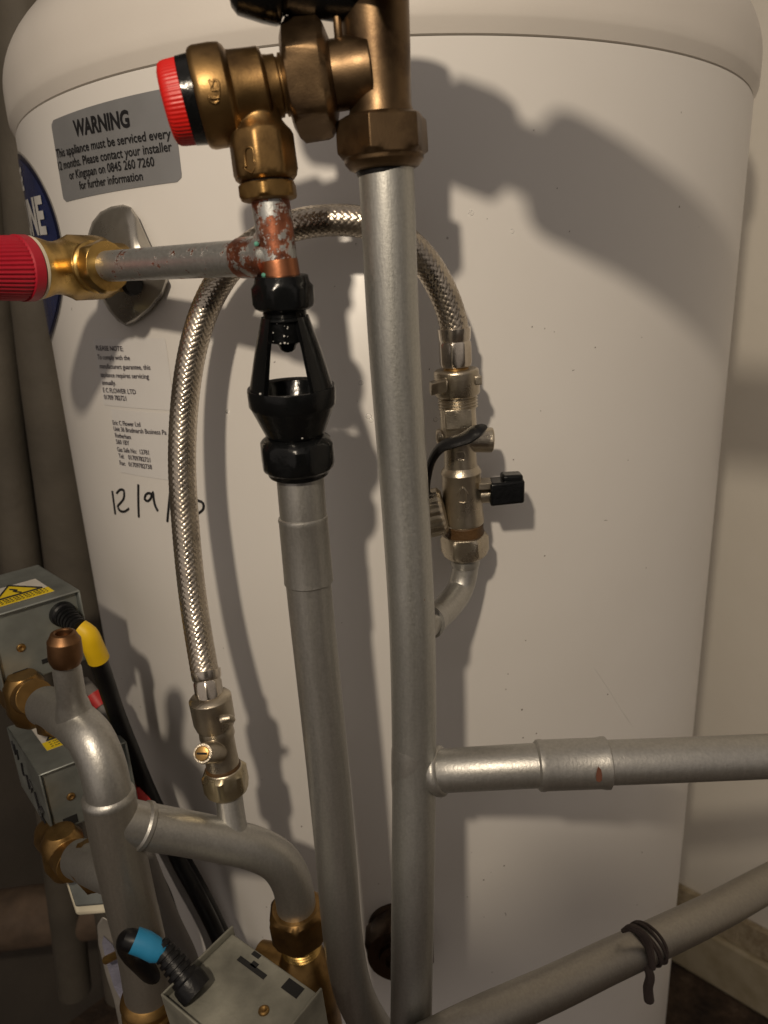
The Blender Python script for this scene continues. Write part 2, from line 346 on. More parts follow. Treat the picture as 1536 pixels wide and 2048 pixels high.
# satin leaf-shaped cover behind the relief valve
ol = [(176, 468), (184, 444), (200, 424), (222, 413), (246, 409), (262, 414), (275, 432), (288, 462), (305, 500), (328, 545), (336, 562), (326, 590), (300, 622), (272, 644), (252, 652), (235, 642), (218, 622), (204, 598), (190, 550), (178, 500)]
mb = MB(); V = []; F = []; nO = len(ol); cx, cy = 258, 530
ringk = [(1., -.002), (1., .004), (.93, .0075), (.6, .013), (.25, .016)]
for kk, off in ringk:
    for x, y in ol: V.append(T(cx+(x-cx)*kk+(8*(1-kk)), cy+(y-cy)*kk, off))
V.append(T(cx+8, cy, .0165))
for j in range(len(ringk)-1):
    for i in range(nO): k = (i+1) % nO; F.append((j*nO+i, j*nO+k, (j+1)*nO+k, (j+1)*nO+i))
for i in range(nO): F.append(((len(ringk)-1)*nO+i, (len(ringk)-1)*nO+(i+1) % nO, len(V)-1))
mb.add(V, F).build('cover_plate', PLATE, tank, sharp=38)
# black boss low on the front
B0 = T(790, 1855, -.004); B1 = T(790, 1855, .05); th_, z_ = TH(800, 1856); B0 = onT(th_, z_, -.004); B1 = onT(th_, z_, .05)
mb = MB(); mb.lathe(B0, B1, [(0, .0225), (.006, .0225), (.0075, .021), (.0078, .021), (.010, .0245, .0215), (.024, .0245, .0215), (.027, .0215, .0215), (.0272, .014), (.031, .0135), (.0312, .009), (.026, .0085)], n=72, roll=.25)
mb.build('drain_boss', brass('dark_boss_metal', (.10, .07, .05), (.03, .022, .018), .34), tank)
mb = MB()
for x, y, r in [(737, 831, 5), (722, 765, 4), (742, 840, 4), (455, 823, 4), (871, 838, 4), (1024, 462, 4), (942, 425, 5)]:
    c = T(x, y); k = K(c); V = []
    nrm = nz(c-np.array([TX, TY, c[2]])); a = np.cross(nrm, [0, 0, 1]); b_ = np.array([0, 0, 1.])
    mb.rings([c+nrm*r*k*h for h in (-.05, .2, .35, .42)], [(a, b_)]*4, [[r*k*q*(1 if i < 8 else 1.35) for i in range(16)] for q in (1, .85, .5, .1)])
mb.build('water_drops', DROP, tank)['kind'] = 'stuff'
mb = MB(); mb.tube([T(x, y, .0) for x, y in [(1188, 1335), (1215, 1375), (1248, 1428), (1283, 1478)]], .00016, 6)
mb.build('scratch', WPRINT, tank)
mb = MB(); rs = random.Random(11)
for i in range(45):
    x = rs.choice([rs.uniform(380, 720), rs.uniform(640, 1330), rs.uniform(860, 1330)]); y = rs.uniform(110, 1900); l = rs.choice([0, 0, 0, 0, 0, 5]); a = rs.uniform(0, 6.28); q_ = rs.uniform(.00018, .00042)
    c0_ = T(x, y, 0); c1__ = T(x+l*math.cos(a)+.8, y+l*math.sin(a)+.8, 0); cm = T(x+l*.6*math.cos(a)+l*.3, y+l*.6*math.sin(a), 0)
    mb.tube([c0_, cm, c1__] if l else [c0_, c1__], q_ if not l else .00016, 6, .001)
mb.build('dust_specks', simple('dust_speck', (.10, .07, .05), .8), tank)['kind'] = 'stuff'

# ================================================================ RISER AND ITS BRASS FITTING
ri = thing('riser_pipe', 'tall silver painted riser pipe with a side branch running off right', 'pipe', P(822, 2100, .28))
rp = [P(772, 330, .3125), P(776, 420, .313), P(788, 680, .315), P(810, 1000, .317), P(824, 1250, .313), P(828, 1500, .308), P(826, 1750, .298), P(822, 2048, .286), P(817, 2300, .275)]
MB().tube(rp, .0112, 48).build('pipe', SILVERCHIP, ri)
br = MB(); br.tube([P(850, 1543, .310), P(890, 1541, .3055), P(1090, 1530, .298), P(1300, 1522, .297), P(1640, 1508, .300)], .0107, 48); br.build('branch_pipe', SILVER, ri)
mb = MB(); mb.plathe((828, 1545, .3115), (900, 1540, .3045), [(858, 34), (865, 42.5), (869, 45.5), (872, 48.8), (878, 50), (883, 49), (886, 46), (889, 40)], horiz=True); mb.build('tee_socket', SILVER, ri)
mb = MB(); mb.plathe((1070, 1531, .2985), (1230, 1525, .2975), [(1072, 45), (1076, 49.5), (1084, 50.5), (1088, 49), (1196, 49), (1206, 51), (1213, 51), (1216, 46)], horiz=True); cp = mb.build('coupler', SILVER, ri)
mb = MB(); c = P(1183, 1526.7, .2977); d0 = nz(-c)
pts = [(0, -15), (5, -9), (6, 2), (5, 12), (1, 16), (-5, 13), (-6, 3), (-3, -8)]
q0 = [P(1183+x, 1548+y, .2975) for x, y in pts]
k = K(c); rr_ = 49.4*k; axis = nz(P(1230, 1525, .2975)-P(1070, 1531, .2985)); ctr = P(1183, 1526.7, .2977)
V = []
for qv in q0:
    rel = qv-ctr; al = np.dot(rel, axis); s_ = nz(-ctr-np.dot(-ctr, axis)*axis); upv = np.cross(s_, axis); h = np.dot(rel, upv); V.append(ctr+axis*al+upv*h+s_*math.sqrt(max(rr_**2-h*h, 0))+s_*.0006)
mb.add(V, [tuple(range(len(V)))]); mb.build('paint_chip', simple('chip_copper', (.16, .06, .035), .6), cp)
# solder swell round the tee
mb = MB(); mb.plathe((826, 1480, .308), (828, 1610, .306), [(1488, 42), (1500, 43.6), (1530, 44.6), (1565, 44.6), (1595, 43.4), (1606, 41)]); mb.build('tee_body', SILVER, ri)

mf = thing('brass_manifold', 'dark bronze manifold fitting screwed on top of the silver riser', 'pipe fitting', P(770, 345, .3125))
mb = MB(); mb.plathe((738, -150, .31), (770, 350, .3125), [(-150, 76), (-20, 72), (20, 70), (100, 67), (180, 63), (215, 62), (228, 65), (236, 66), (240, 60)]); mb.build('body', BRONZE, mf)
mb = MB(); mb.plathe((738, -150, .31), (770, 350, .3125), [(233, 60), (234, 78, 82), (242, 94, 82), (250, 96, 82), (296, 96, 82), (306, 94, 82), (313, 84, 82), (316, 80), (324, 79), (336, 70), (341, 60)], n=72, roll=.25); mb.build('compression_nut', BRONZE, mf)
mb = MB(); mb.plathe((738, -150, .31), (770, 350, .3125), [(330, 58), (342, 57), (350, 55), (353, 50)]); mb.build('sealing_ring', RUBBER, mf)
mb = MB(); mb.plathe((580, 167, .310), (742, 141, .309), [(648, 62), (654, 63), (690, 63), (700, 66), (742, 66)], horiz=True); mb.build('left_socket', BRONZE, mf)
mb = MB(); mb.plathe((576, 167, .310), (742, 141, .309), [(574, 64), (577, 84, 96), (584, 100, 96), (592, 110, 96), (640, 110, 96), (650, 106, 96), (660, 92, 96), (668, 66)], horiz=True, n=72, roll=.5); mb.build('union_nut', BRONZE, mf)
# upper-left spur (only its underside is in frame)
mb = MB(); mb.plathe((455, -42, .300), (742, -30, .309), [(455, 30), (458, 46), (470, 60), (520, 72), (548, 76), (556, 74), (562, 60), (570, 56), (600, 60), (640, 62), (690, 66), (742, 66)], horiz=True); mb.build('upper_spur', BLACKP, mf)
mb = MB(); mb.tube([P(672, 20, .305), P(676, 60, .305), P(676, 82, .306), P(664, 94, .306)], .0016, 10); mb.build('casting_rib', BRONZE, mf)
# right hand spur above the frame: union, neck and valve head
a0 = np.array([-.012, .310, .1155]); a1 = np.array([.041, .250, .1155])
mb = MB(); mb.lathe(a0, a1, [(0, .013), (.034, .013), (.035, .0175, .0185), (.038, .020, .0185), (.054, .020, .0185), (.056, .0175, .0185), (.057, .0125), (.082, .0125)], n=48); mb.build('right_spur', BRONZE, mf)
mb = MB(); mb.lathe(a0, a1, [(.079, .006), (.080, .0225), (.083, .0232), (.104, .0228), (.107, .0222), (.190, .0215), (.20, .018), (.202, .002)], n=48); mb.build('valve_head', BLACKP, mf)

# ================================================================ PRESSURE RELIEF VALVE
pv = thing('pressure_relief_valve', 'bronze relief valve with bright red cap pointing left beside the warning sticker', 'relief valve', P(530, 395, .306))
A, B = (320, 213, .303), (600, 165, .310)
mb = MB(); mb.plathe(A, B, [(330, 30), (332, 60), (336, 70), (342, 74), (350, 75.5), (372, 77)], horiz=True, n=240, gear=(0, 0, 60, .010)); mb.build('red_cap', RED, pv, sharp=60)
mb = MB(); mb.plathe(A, B, [(371, 70), (372, 79, 79, 12), (396, 81, 81, 12), (398, 74)], horiz=True, n=72); mb.build('collar', BLACKP, pv)
mb = MB(); mb.plathe(A, B, [(395, 70), (396, 84), (400, 89), (408, 92), (440, 92), (458, 90), (465, 84), (469, 76), (474, 75), (515, 73), (528, 73), (533, 69), (536, 58), (545, 56), (558, 56), (560, 50), (564, 50), (566, 56), (590, 56)], horiz=True, n=64)
mb.plathe((510, 185, .306), (535, 372, .306), [(190, 50), (225, 46), (245, 47), (256, 54), (266, 62, 61, 8), (276, 66, 61, 8), (345, 66, 61, 8), (356, 62, 60, 8), (362, 56), (366, 44)], n=64, roll=.2); pb = mb.build('body', BRASSB, pv)
mb = MB(); mb.plathe((510, 185, .306), (535, 372, .306), [(360, 50), (372, 49)]); mb.build('gasket', BLACKP, pv)
mb = MB(); mb.plathe((531, 340, .306), (540, 415, .306), [(366, 44), (367, 54, 54), (372, 60, 54), (393, 60, 54), (399, 55, 54), (403, 42)], n=72, roll=.15); mb.build('outlet_nut', GOLDD, pv)
def emboss(mb, c, lines, r, axisY, lift):
    for pl in lines: mb.tube([P(x, y, axisY)-nz(P(x, y, axisY))*lift for x, y in pl], r, 8, .0015)
mb = MB()
kk = K(P(520, 310, .306)); 
def on_axis(x, y, A, B, rpx, horiz=False):
    """point where the view ray at (x, y) meets a round body of rpx pixels round axis A-B"""
    A = np.array(A, float); B = np.array(B, float); p0, p1 = P(*A), P(*B); ax = nz(p1-p0); i = 0 if horiz else 1
    t = ((x if horiz else y)-A[i])/(B[i]-A[i]); r = rpx*K(P(*(A+(B-A)*t))); d = ray(x, y)
    dd = d-np.dot(d, ax)*ax; oo = -p0+np.dot(p0, ax)*ax; a = dd@dd; b = 2*dd@oo; c = oo@oo-r*r; q = max(b*b-4*a*c, 0)
    return d*((-b-math.sqrt(q))/(2*a))
for pl in [[(492, 334), (489, 312), (491, 298), (499, 294), (506, 298), (508, 324)], [(492, 334), (487, 334), (503, 346), (515, 320), (508, 324)]]:
    mb.tube([on_axis(x, y, (510, 185, .306), (535, 372, .306), 62.5) for x, y in pl], .00045, 8, .0015)
for pl in [[(418, 196), (437, 196), (438, 178), (436, 164), (428, 160), (424, 172), (424, 180), (437, 180)], [(424, 172), (418, 160)], [(438, 196), (418, 192), (420, 202), (430, 206), (438, 200)]]:
    mb.tube([on_axis(x, y, A, B, 92, True) for x, y in pl], .00055, 8, .0015)
mb.build('embossed_marks', BRASSB, pb)

# ================================================================ COPPER DISCHARGE TEE
tee = thing('discharge_tee_pipe', 'narrow tee pipe with silver paint flaking off bare copper above the black tundish', 'pipe', P(562, 555, .306))
MB().tube([P(540, 398, .306), P(548, 450, .306), P(557, 520, .306), P(563, 560, .306)], .0076, 40).build('pipe', SILVERFLAKE, tee)
S_ = onT(*TH(292, 560), 0); nn = nz([-.57, -.822, -.01]); C_ = S_+nn*.040; tgt = ray(203, 534); C_[2] = tgt[2]*C_[1]/tgt[1]
J = P(553, 512, .306); dj = nz(J-C_)
MB().tube([C_+dj*.018, (C_+J)/2, J], .0074, 40).build('branch_pipe', silver('silver_paint_scuffed', .575, (.60, .61, .60)), tee)
mb = MB(); mb.lathe(J-dj*.022, J, [(0, .0076), (.0015, .0082), (.011, .0083), (.016, .0085), (.020, .0095)]); mb.build('tee_socket', SILVERFLAKE, tee)
mb = MB(); c = P(512, 487, .306); mb.lathe(P(513, 488, .3005), P(513, 488, .29), [(0, .0010), (.0004, .0007), (.0006, .0002)], n=12); mb.lathe(P(527, 550, .3005), P(527, 550, .29), [(0, .0012), (.0004, .0009), (.0006, .0002)], n=12); mb.build('corrosion', TEAL, tee)
mb = MB(); mb.plathe((557, 520, .306), (564, 565, .306), [(521, 37.9), (524, 38.3), (562, 38.3)]); mb.build('bare_end', COPPER, tee)

# ================================================================ TEMPERATURE RELIEF VALVE (left)
tv = thing('temperature_relief_valve', 'golden brass relief valve with ribbed crimson cap at the left edge', 'relief valve', S_)
C0 = C_-nn*.040; C1 = C_+nn*.1
mb = MB(); mb.lathe(C0, C1, [(-.004, .012), (.002, .0125), (.022, .0128), (.026, .0155, .0150, 8), (.030, .0165, .0150, 8), (.046, .0165, .0150, 8), (.050, .0140), (.054, .0128), (.058, .0128), (.062, .0140), (.065, .0147), (.067, .0147)], n=64)
mb.lathe(C_, C_+dj, [(-.012, .0118), (.008, .0122), (.0145, .0130), (.0155, .0122), (.0165, .0100)], n=64)
mb.build('body', GOLD, tv)
mb = MB(); mb.lathe(C_, C_+dj, [(.016, .0098), (.0163, .0118, .0118), (.018, .0134, .0118), (.0225, .0134, .0118), (.0245, .0120, .0118), (.025, .0078)], n=72, roll=.3); mb.build('outlet_nut', GOLD, tv)
mb = MB(); mb.lathe(C0, C1, [(.0668, .0140), (.0672, .0152), (.0685, .0152), (.069, .0140)], n=64); mb.build('washer', CREAM, tv)
mb = MB(); mb.lathe(C0, C1, [(.069, .0145), (.0695, .0156), (.0745, .0156), (.0752, .0147)], n=64); fl_ = mb.build('cap_flange', REDB, tv)
mb = MB(); mb.lathe(C0, C1, [(.0752, .0147), (.080, .0146), (.098, .0132), (.106, .0122), (.108, .0110), (.1085, .002)], n=264, gear=(.0752, .106, 44, .028)); mb.build('red_cap', REDB, tv, sharp=70)
mb = MB(); hd = C_-nn*.022; mb.lathe(hd-dj*.0-np.array([0, 0, .009]), hd+dj-np.array([0, 0, .009]), [(.0105, .0060), (.0135, .0055)], n=24); mb.build('drain_hole', HOLE, tv)

# ================================================================ TUNDISH
tu = thing('tundish', 'glossy black plastic tundish with an open window between the two pipes', 'tundish', P(598, 945, .3145))
A, B = (563, 556, .306), (598, 945, .3145)
mb = MB(); mb.plathe(A, B, [(549, 40), (551, 53), (563, 55), (566, 56, 57), (574, 62, 57), (606, 62, 57), (614, 58, 57), (619, 50), (621, 40)], n=72, roll=.45); mb.build('top_nut', BLACKP, tu, bevel=.0003)
mb = MB(); mb.plathe(A, B, [(617, 38)]+[(619+i*1.6, 44 if i % 2 else 41) for i in range(9)]+[(635, 46), (639, 46), (641, 40), (682, 37), (684, 24), (690, 18), (698, 15), (703, 9), (705, 2)]); mb.build('nozzle', BLACKP, tu)
mb = MB()
p0, p1 = P(*A), P(*B); ax = nz(p1-p0); vv = nz(-p0-np.dot(-p0, ax)*ax); uu = np.cross(ax, vv)
def axpt(y): t = (y-A[1])/(B[1]-A[1]); c = np.array(A)+(np.array(B)-np.array(A))*t; return P(*c)
# uu direction: check which side is picture-right
sgn = 1 if np.dot(uu, RT) > 0 else -1
for side, (a0_, a1_) in ((1, (-60, 8)), (-1, (-50, 8))):
    V = []; F = []; rows = [(632, 47), (700, 66), (778, 84)]; m = 12
    for y, r in rows:
        c = axpt(y); k = K(c)
        for inn in (0, 1):
            for i in range(m+1):
                ang = R_(a0_+(a1_-a0_)*i/m); rr2 = (r-inn*13)*k
                V.append(c+rr2*(math.cos(ang)*uu*sgn*side+math.sin(-ang)*vv))
    W = 2*(m+1)
    for j in range(2):
        for i in range(m):
            a = j*W+i; F.append((a, a+1, a+W+1, a+W)); a = j*W+m+1+i; F.append((a, a+W, a+W+1, a+1))
        for e in (0, m): a = j*W+e; b_ = a+m+1; F.append((a, b_, b_+W, a+W))
    MB().add(V, F).build('arm', BLACKP, tu, sharp=40)
mb = MB(); mb.plathe(A, B, [(806, 60), (776, 74), (772, 82), (772, 87), (776, 88), (806, 87), (812, 83), (866, 59), (868, 56), (880, 56), (880, 40)], n=96, cap=(1, 1)); mb.build('funnel', BLACKP, tu)
mb = MB(); mb.plathe(A, B, [(868, 50), (870, 58, 70), (878, 69, 70), (886, 75, 70), (922, 75, 70), (932, 71, 70), (938, 63), (947, 60), (950, 48)], n=72, roll=-.1); mb.build('bottom_nut', BLACKP, tu, bevel=.0003)

mb = MB(); rs = random.Random(5)
for i in range(15):
    y = rs.uniform(640, 682); x = rs.uniform(-36, 6); c = axpt(y); k = K(c); q_ = c+uu*sgn*x*k+vv*math.sqrt(max(40**2-x*x, 0))*k*.985
    mb.lathe(q_, q_+vv, [(0, rs.uniform(.00015, .0005)), (.0003, .0001)], n=7)
for x, y in ((-28, 710), (30, 905), (-20, 890), (12, 860), (-60, 770)):
    c = axpt(y); k = K(c); q_ = c+uu*sgn*x*k+vv*62*k*.98
    mb.lathe(q_, q_+vv, [(0, .0005), (.0004, .0001)], n=7)
mb.build('paint_flecks', WPRINT, tu)['kind'] = 'stuff'
# ================================================================ DISCHARGE PIPE
dp = thing('discharge_pipe', 'silver painted discharge pipe running down from the black tundish', 'pipe', P(712, 2000, .30))
MB().tube([P(599, 935, .3145), P(604, 1000, .314), P(617, 1165, .314), P(634, 1330, .312), P(652, 1500, .309), P(671, 1700, .306), P(688, 1890, .303), P(708, 1985, .303), P(748, 2060, .310), P(800, 2120, .318), P(880, 2180, .32)], .0108, 48).build('pipe', SILVER, dp)
mb = MB(); mb.plathe((606, 1035, .314), (618, 1165, .314), [(1030, 45), (1033, 49), (1037, 50), (1042, 49), (1155, 49), (1162, 49.5), (1165, 46)]); mb.build('coupler', SILVER, dp)

# ================================================================ BRAIDED FILLING HOSE
hs = thing('braided_hose', 'arched braided steel filling hose looping behind the riser pipe', 'hose', P(412, 1350, .328))
hp = [P(910, 668, .362), P(904, 632, .362), P(880, 571, .3615), P(846, 517, .360), P(790, 468, .358), P(720, 443, .357), P(650, 441, .358), P(590, 450, .360), P(520, 482, .366), P(462, 530, .372), P(418, 600, .375),
      P(390, 680, .373), P(372, 780, .369), P(364, 919, .362), P(371, 1050, .355), P(385, 1190, .345), P(402, 1300, .334), P(411, 1352, .328)]
def braid(pts, r, n=120, step=.00042, N=13, cell=.0031, amp=.00042):
    C, Q = spline(pts, r, .003); C = np.array(C); d = np.r_[0, np.cumsum(np.linalg.norm(np.diff(C, axis=0), axis=1))]
    L = d[-1]; m = int(L/step); s = np.linspace(0, L, m); C = np.stack([np.interp(s, d, C[:, i]) for i in range(3)], 1)
    k = np.ones(31)/31; Cp = np.vstack([np.repeat(C[:1], 15, 0), C, np.repeat(C[-1:], 15, 0)])
    C2 = np.stack([np.convolve(Cp[:, i], k, 'valid') for i in range(3)], 1); C2[:16] = C[:16]; C2[-16:] = C[-16:]
    fr = frames(C2); th = np.arange(n)*2*np.pi/n; S, TH_ = np.meshgrid(s, th, indexing='ij')
    a = TH_*N/(2*np.pi)+S/cell/1.0; b = TH_*N/(2*np.pi)-S/cell/1.0
    ia, ib = np.floor(a), np.floor(b); fa, fb = a-ia, b-ib; over = ((ia+ib) % 2) < 1
    f = np.where(over, fa, fb); g = np.where(over, fb, fa)
    prof = np.clip(1-np.abs(2*f-1)**6, 0, 1)**.5; arch = .55+.45*np.sin(np.pi*g); wires = 1-.10*(np.abs(np.sin(f*np.pi*5)) < .35)
    H = r+amp*(prof*arch*1.0-.45)*wires
    A_ = np.array([x[0] for x in fr]); B_ = np.array([x[1] for x in fr])
    V = C2[:, None, :]+H[..., None]*(np.cos(TH_)[..., None]*A_[:, None, :]+np.sin(TH_)[..., None]*B_[:, None, :])
    i, j = np.meshgrid(np.arange(m-1), np.arange(n), indexing='ij'); k2 = (j+1) % n
    F = np.stack([i*n+j, i*n+k2, (i+1)*n+k2, (i+1)*n+j], -1).reshape(-1, 4)
    return V.reshape(-1, 3), F
V, F = braid(hp, .0069)
me = bpy.data.meshes.new('braided_sleeve'); me.from_pydata(V.tolist(), [], F.tolist()); me.update(); me.shade_smooth(); me.materials.append(STEEL)
o = bpy.data.objects.new('braided_sleeve', me); scn.collection.objects.link(o); o.parent = hs; o.matrix_parent_inverse = Matrix.Translation(hs.location).inverted()
MB().tube(hp, .0062, 16).build('inner_tube', RUBBER, hs)
def ferrule(A, B, y0, y1, y2, r0, r1):
    mb = MB(); mb.plathe(A, B, [(y0, r0*.86), (y0, r0), (y0+(y1-y0)*.8, r0*.97), (y1, r1*.98, r1, 8), (y1+4, r1*1.07, r1, 8), (y2-12, r1*1.06, r1, 8), (y2-4, r1*.98), (y2, r1*.78)], n=80, roll=.2); return mb.build('ferrule', CHROME, hs)
ferrule((908, 650, .362), (912, 740, .363), 656, 682, 736, 33.5, 31)
ferrule((410, 1330, .330), (420, 1400, .323), 1340, 1360, 1402, 29.5, 26.5)

# ================================================================ CHECK VALVE WITH BLACK LEVER (right)
cv = thing('filling_valve', 'nickel plated filling valve with black lever handle right of the riser', 'valve', P(930, 1115, .368))
A, B = (912, 730, .363), (931, 1115, .368)
mb = MB(); mb.plathe(A, B, [(730, 24), (739, 26)]); mb.build('inlet_tail', GOLDD, cv)
mb = MB(); mb.plathe(A, B, [(738, 26), (738, 42), (741, 45), (784, 45.5), (790, 43), (792, 30)], n=64); c = axp = None
mb.hexa(P(862, 768, .352), P(895, 760, .345)-P(862, 768, .352), P(862, 792, .352)-P(862, 768, .352), np.array([0, .012, 0])); mb.hexa(P(950, 752, .355), P(964, 752, .355)-P(950, 752, .355), P(950, 770, .355)-P(950, 752, .355), np.array([0, .008, 0]))
mb.build('wing_collar', NICKEL, cv, bevel=.0008)
mb = MB(); mb.plathe(A, B, [(790, 36)]+[(793+i*3, 40 if i % 2 else 36.5) for i in range(8)]+[(816, 34)]); mb.build('thread', NICKEL, cv)
A, B = (915, 812, .3635), (931, 1115, .368)
mb = MB(); mb.plathe(A, B, [(812, 34), (818, 36), (860, 36), (868, 33), (905, 32), (932, 33), (938, 38), (944, 40.5), (950, 39), (1022, 39.5), (1036, 41), (1044, 41), (1048, 36), (1068, 36)], n=64)
mb.plathe((930, 880, .3635), (990, 880, .3635), [(930, 24), (952, 24.5), (985, 25), (986, 20), (978, 19)], horiz=True)
mb.plathe((900, 872, .3655), (868, 874, .3655), [(900, 16), (878, 16), (872, 13)][::1], horiz=True)
c = P(916, 838, .3545); k = K(c); mb.hexa(P(889, 820, .3545), P(944, 818, .3545)-P(889, 820, .3545), P(891, 861, .3545)-P(889, 820, .3545), np.array([0, .008, 0]))
vb = mb.build('body', NICKEL, cv, bevel=.0007)
mb = MB()
for pl in [[(918, 1005), (918, 988), (925, 976), (932, 988), (931, 1005), (925, 1006), (918, 1005)], [(913, 990), (925, 974), (936, 989)]]: mb.tube([on_axis(x, y, A, B, 40) for x, y in pl], .0004, 8, .0015)
for pl in [[(913, 905), (928, 905), (928, 916), (913, 916), (913, 905)], [(912, 920), (929, 920)], [(918, 882), (926, 886), (920, 892)]]: mb.tube([on_axis(x, y, A, B, 33) for x, y in pl], .0004, 8, .0015)
mb.build('embossed_arrow', NICKEL, vb)
mb = MB(); mb.plathe((950, 990, .366), (1000, 988, .366), [(950, 17), (978, 17), (979, 13), (990, 13)], horiz=True); mb.hexa(P(958, 968, .357), P(990, 966, .357)-P(958, 968, .357), P(958, 980, .357)-P(958, 968, .357), np.array([0, .012, 0])); mb.build('spindle', NICKEL, cv)
mb = MB()
o0 = P(981, 968, .355); ux = P(1050, 961, .357)-o0
mb.hexa(o0, ux, P(981, 1014, .355)-o0, np.array([.001, .014, 0])); mb.hexa(P(1006, 952, .357), P(1047, 950, .358)-P(1006, 952, .357), P(1006, 966, .357)-P(1006, 952, .357), np.array([0, .010, 0])); mb.build('lever_handle', BLACKP, cv, bevel=.0012)
mb = MB(); mb.plathe(A, B, [(1044, 36), (1048, 39.5), (1056, 38.5), (1064, 40), (1070, 38)], n=48); mb.build('sealant', RUST, cv)
mb = MB(); mb.plathe(A, B, [(1066, 38), (1068, 43, 42), (1074, 48, 42), (1100, 48, 42), (1107, 43, 42), (1112, 36), (1116, 25)], n=72, roll=.5); mb.build('bottom_nut', NICKEL, cv)
# retaining strap and blanking cap
sp_ = [P(966, 853, .349), P(952, 862, .346), P(932, 876, .345), P(908, 884, .345), P(886, 892, .347), P(868, 912, .349), P(858, 940, .351), P(853, 975, .354), P(856, 1005, .358)]
mb = MB(); mb.tube(sp_, [.0030, .0052, .0050, .0046, .0044, .0042, .0040, .0038, .0036], 20, .002, flat=.5); mb.build('strap', RUBBER, cv)
mb = MB(); q0 = P(846, 1030, .358); q1 = q0+nz([.55, -.05, .12])*.016
mb.lathe(q0, q1, [(0, .011), (.001, .0122), (.010, .0122), (.0115, .0108), (.012, .002)], n=120, gear=(0, .0105, 20, .035)); mb.build('blanking_cap', NICKEL, cv)

el = MB(); el.tube([P(932, 1105, .368), P(931, 1135, .368), P(920, 1178, .365), P(896, 1212, .350), P(866, 1238, .330), P(842, 1256, .315)], [.0072, .0072, .0074, .0074, .0072, .0072], 36)
el.plathe((930, 1112, .368), (931, 1135, .368), [(1114, 26), (1118, 29), (1128, 29), (1132, 27)])
q0 = P(842, 1256, .315); q1 = P(896, 1212, .350); el.lathe(q0, q1, [(.010, .0088), (.016, .0082), (.0185, .0078), (.0195, .0066)])
tag(el.build('elbow_pipe', SILVER), 'short curved silver elbow joining the riser below the lever valve', 'pipe')

# ================================================================ ISOLATING VALVE (left, foot of the hose)
iv = thing('isolating_valve', 'small nickel isolating valve with slotted screw at the lower end of the hose', 'valve', P(458, 1590, .322))
A, B = (418, 1385, .3235), (457, 1590, .322)
mb = MB(); mb.plathe(A, B, [(1388, 26), (1392, 38), (1396, 42), (1440, 41), (1452, 37), (1456, 30)], n=64)
mb.tube([P(444, 1440, .309), P(456, 1436, .309), P(466, 1440, .312)], [.0026, .0022, .0014], 14, .002); mb.build('wing_collar', NICKEL, iv)
mb = MB(); mb.plathe(A, B, [(1450, 32), (1456, 34), (1470, 35), (1478, 32), (1510, 32), (1532, 33), (1538, 39), (1546, 40), (1550, 30)], n=64)
q0 = axi = P(440, 1502, .3225); q1 = P(405, 1507, .300); mb.lathe(q0, q1, [(0, .0060), (float(np.linalg.norm(q1-q0))*.92, .0052), (float(np.linalg.norm(q1-q0)), .0047)], n=40); mb.build('body', NICKEL, iv)
mb = MB(); dn = nz(q1-q0); mb.lathe(q1, q1+dn, [(-.002, .0036), (.0008, .0036), (.0010, .0030)], n=32); scw = mb.build('slotted_screw', GOLDD, iv)
mb = MB(); sx_ = nz(np.cross(dn, [0, 0, 1])); sz_ = np.cross(sx_, dn); mb.hexa(q1+dn*.0009-sx_*.0026-sz_*.0005, sx_*.0052, sz_*.001, dn*.0003); mb.build('slot', HOLE, scw)
mb = MB(); mb.plathe(A, B, [(1534, 30), (1536, 38, 41), (1543, 46, 41), (1570, 46, 41), (1578, 42, 41), (1584, 34), (1590, 27)], n=72, roll=.35); mb.build('nut', brass('nickel_nut', (.50, .43, .29), (.28, .20, .10), .27), iv)
mb = MB(); mb.plathe(A, B, [(1528, 33), (1532, 35), (1537, 35), (1540, 33)]); mb.build('sealant', RUST, iv)

# ================================================================ SILVER HEADER PIPE, LOWER LEFT
hd = thing('header_pipe', 'fat silver header pipe with capped stub and arched branch at lower left', 'pipe', P(296, 2010, .30))
MB().tube([P(92, 1412, .345), P(118, 1424, .330), P(150, 1445, .312), P(182, 1478, .301), P(204, 1528, .295), P(216, 1580, .292), P(222, 1620, .292)], [.0108]*7, 48).build('swan_neck', SILVER, hd)
MB().tube([P(217, 1592, .292), P(234, 1680, .292), P(258, 1790, .292), P(284, 1900, .292), P(298, 1990, .292), P(302, 2012, .292)], .0124, 48).build('pipe', SILVERDARK, hd)
mb = MB(); mb.plathe((215, 1580, .292), (222, 1620, .292), [(1582, 42), (1585, 47), (1590, 51), (1596, 51.5), (1602, 49), (1606, 47)]); mb.build('rim', SILVER, hd)
MB().tube([P(233, 1640, .292), P(290, 1652, .2975), P(380, 1668, .306), P(450, 1682, .312), P(510, 1697, .317), P(556, 1722, .321), P(583, 1765, .324), P(592, 1810, .325), P(596, 1850, .325)], .0112, 48).build('branch_pipe', SILVER, hd)
q0 = P(233, 1640, .292); q1 = P(300, 1654, .2985); mb = MB(); mb.lathe(q0, q1, [(.0122, .0110), (.013, .0117), (.0135, .0121), (.0155, .0121), (.0163, .0112), (.0165, .0108)]); mb.build('tee_socket', SILVER, hd)
mb = MB(); mb.plathe((457, 1580, .322), (469, 1690, .313), [(1582, 26), (1625, 27), (1645, 28), (1662, 30), (1674, 33), (1684, 36)], n=40); mb.build('hose_stub', SILVER, hd)
mb = MB(); mb.plathe((131, 1320, .300), (150, 1440, .311), [(1322, 24), (1336, 26), (1340, 27.5), (1395, 27.5), (1402, 29), (1410, 32), (1428, 36)], n=40); mb.build('air_stub', SILVER, hd)
